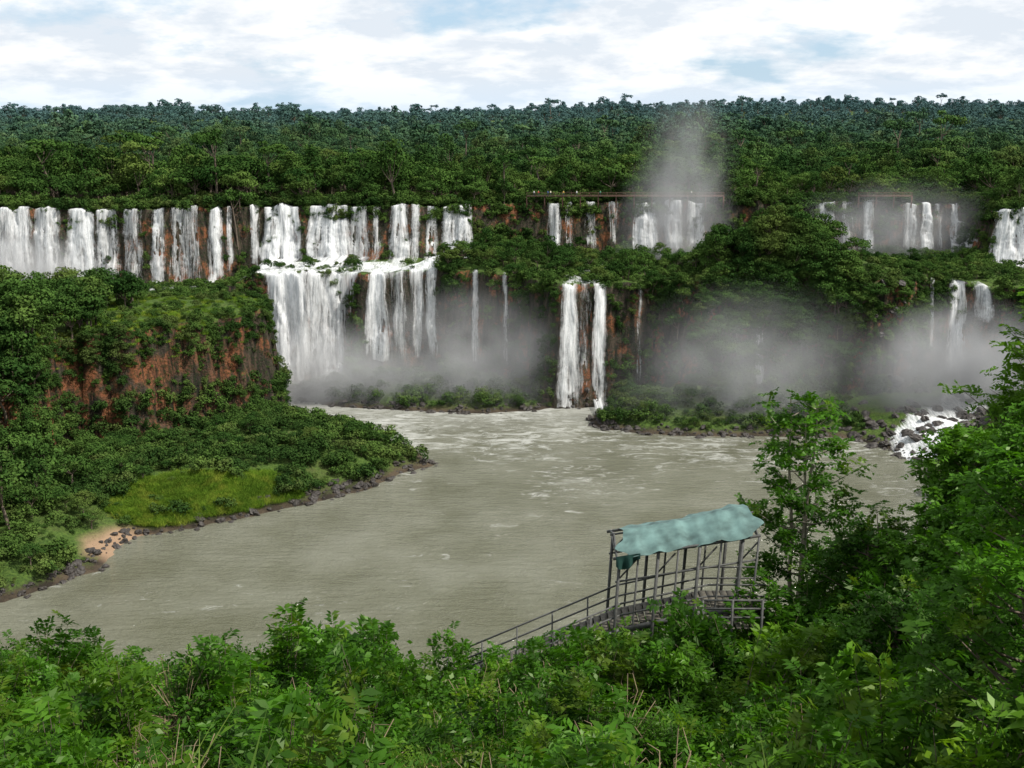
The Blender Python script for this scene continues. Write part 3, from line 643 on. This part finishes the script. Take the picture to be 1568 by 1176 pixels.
ii = np.arange(14*12).reshape(12, 14); tg.add(np.stack([x, yq, z], -1), np.stack([ii[:-1,:-1], ii[:-1,1:], ii[1:,1:], ii[1:,:-1]], -1).reshape(-1, 4))
tg.obj("hanging_tarpaulin", [M_tarpd], smooth=True, parent=st)

# ------------------------------------------------------------------ footbridge on the upper lip + visitors
M_wood = plain("brown_boardwalk", (.15,.085,.065), .85, .2, .2, 2)
def footbridge(xa, xb, y, z):
    b = MB(); b.beam((xa,y,z), (xb,y,z), 1.5, .25)
    n = int((xb-xa)/3.0)
    for k in range(n+1):
        x = xa+(xb-xa)*k/n
        for yy in (y-.7, y+.7): b.beam((x,yy,z+.13), (x,yy,z+1.15), .08)
        if k % 2 == 0: b.beam((x,y,z-4), (x,y,z-.13), .4)
    for yy in (y-.77, y+.77):
        for dz in (.6, 1.15): b.beam((xa,yy,z+dz), (xb,yy,z+dz), .06)
    return b.obj("footbridge", [M_wood])
footbridge(5, 72, 378.0, 55.0); footbridge(118, 136, 378.0, 55.0)
def person(x, y, z, shirt, seed):
    r = R(seed); sw = r.uniform(-.12, .12)
    J = [(0,0,.95),(0,0,1.2),(0,0,1.43),(0,0,1.52),(0,-.01,1.66),(0,0,1.75), (.1,0,.9),(.11,sw,.5),(.11,sw*1.4,.06),(.11,sw*1.4-.12,.03), (-.1,0,.9),(-.11,-sw,.5),(-.11,-sw*1.4,.06),(-.11,-sw*1.4-.12,.03),
         (.19,0,1.4),(.25,.03,1.12),(.24,-.1,.9),(-.19,0,1.4),(-.25,.03,1.12),(-.22,-.12,.92)]
    E = [(0,1),(1,2),(2,3),(3,4),(4,5),(0,6),(6,7),(7,8),(8,9),(0,10),(10,11),(11,12),(12,13),(2,14),(14,15),(15,16),(2,17),(17,18),(18,19)]
    rad = [.15,.14,.15,.055,.1,.07,.09,.065,.045,.04,.09,.065,.045,.04,.06,.045,.035,.06,.045,.035]
    me = bpy.data.meshes.new("visitor"); me.from_pydata(J, E, []); o = bpy.data.objects.new("visitor", me); COL.objects.link(o)
    md = o.modifiers.new("skin", 'SKIN'); me.skin_vertices[0].data[0].use_root = True
    for i, q in enumerate(rad): me.skin_vertices[0].data[i].radius = (q, q*.85)
    o.modifiers.new("sub", 'SUBSURF').levels = 1; o.modifiers["sub"].render_levels = 1
    m = NT("visitor_clothes_skin"); tc = m.n('ShaderNodeTexCoord').outputs['Object']; sp = m.n('ShaderNodeSeparateXYZ'); m.l(tc, sp.inputs[0])
    c = m.mix(m.ramp(sp.outputs[2], .93, .95), (.05,.06,.10), shirt); c = m.mix(m.ramp(sp.outputs[2], 1.5, 1.52), c, (.5,.32,.23)); c = m.mix(m.ramp(sp.outputs[2], 1.7, 1.72), c, (.05,.03,.02))
    m.l(m.bsdf(c).outputs[0], m.out.inputs[0]); me.materials.append(m.mat); o.location = (x, y, z); o.rotation_euler[2] = r.uniform(-1, 1)
for i, (x, c) in enumerate([(7.5,(.6,.6,.6)),(9.0,(.5,.08,.06)),(12.2,(.1,.2,.5)),(13.1,(.7,.65,.5)),(17.5,(.6,.4,.1)),(22.,(.7,.7,.7)),(30,(.1,.35,.2)),(61,(.7,.7,.65))]):
    person(x, 377.8, 55.12, c, i)

# ------------------------------------------------------------------ mist (real volumes)
def mist_mat(d, seed):
    m = NT("spray_mist"); tc = m.n('ShaderNodeTexCoord').outputs['Object']
    ln = m.n('ShaderNodeVectorMath', operation='LENGTH'); m.l(tc, ln.inputs[0])
    fall = m.ramp(ln.outputs['Value'], 0.0, .94, 1, 0); fall = m.math('POWER', fall, 1.9)
    n = m.noise(m.map(tc, (1.7,1.1,1.1), (seed*3.1, seed*1.7, 0)), 1.6, 2, .6)
    dens = m.math('MULTIPLY', m.math('MULTIPLY', fall, m.ramp(n, .34, .70, .12, 1.)), d)
    v = m.n('ShaderNodeVolumeScatter'); v.inputs['Color'].default_value = (1,1,1,1); m.l(dens, v.inputs['Density']); v.inputs['Anisotropy'].default_value = -.3
    m.l(v.outputs[0], m.out.inputs['Volume'])
    return m.mat
mc = 0
def mist(loc, size, d):
    global mc
    bpy.ops.mesh.primitive_ico_sphere_add(subdivisions=2, radius=1, location=loc); o = bpy.context.object; o.name = "mist"; o.scale = size
    o.data.materials.append(mist_mat(d, mc)); mc += 1
mist((-58, 312, 5), (42, 14, 24), .42)
mist((-12, 309, 12), (50, 13, 28), .20)
mist((52, 354, 47), (24, 11, 30), .24)
mist((56, 358, 66), (20, 9, 32), .13)
mist((64, 287, 12), (48, 13, 32), .15)
mist((119, 286, 13), (34, 15, 26), .50)
mist((-150, 340, 34), (34, 10, 15), .45)
mist((128, 368, 44), (44, 10, 22), .15)

# ------------------------------------------------------------------ light
EL, AZ = 52, 110
sd_ = Vector((math.sin(math.radians(AZ))*math.cos(math.radians(EL)), math.cos(math.radians(AZ))*math.cos(math.radians(EL)), math.sin(math.radians(EL))))
sl = bpy.data.lights.new("sun", 'SUN'); sl.energy = 5.0; sl.angle = math.radians(.5); sl.color = (1,.96,.88)
so = bpy.data.objects.new("sun", sl); COL.objects.link(so); so.rotation_euler = sd_.to_track_quat('Z', 'Y').to_euler()
wd = bpy.data.worlds.new("World"); scene.world = wd; wd.use_nodes = True; t = wd.node_tree; t.nodes.clear()
q = NT.__new__(NT); q.t = t
sky = q.n('ShaderNodeTexSky', sky_type='NISHITA', sun_disc=False); sky.sun_elevation = math.radians(EL); sky.sun_rotation = math.radians(AZ); sky.altitude = 200
tc = q.n('ShaderNodeTexCoord').outputs['Generated']; sp = q.n('ShaderNodeSeparateXYZ'); q.l(tc, sp.inputs[0])
zz = q.math('ADD', q.math('MAXIMUM', sp.outputs[2], 0.), .26)
cb = q.n('ShaderNodeCombineXYZ'); q.l(q.math('DIVIDE', sp.outputs[0], zz), cb.inputs[0]); q.l(q.math('DIVIDE', sp.outputs[1], zz), cb.inputs[1])
n1 = q.noise(cb.outputs[0], 2.0, 10, .58, .1); n2 = q.noise(q.map(cb.outputs[0], (1,1,1), (5,2.6,0)), 3.2, 9, .6, .1)
cl = q.mix(q.ramp(n2, .42, .56), (8.1,8.8,9.6), (11.0,11.1,11.2))
blue = q.mix(.65, sky.outputs[0], (6.2,8.6,11.0))
c = q.mix(q.ramp(n1, .35, .47), blue, cl)
hz = q.ramp(sp.outputs[2], .0, .04, .6, 0); c = q.mix(hz, c, (6.8,8.8,10.8))
bg = q.n('ShaderNodeBackground'); q.l(c, bg.inputs[0]); bg.inputs[1].default_value = .097
ow = q.n('ShaderNodeOutputWorld'); q.l(bg.outputs[0], ow.inputs[0])
scene.view_settings.view_transform = 'Standard'; scene.view_settings.look = 'None'; scene.view_settings.exposure = 0
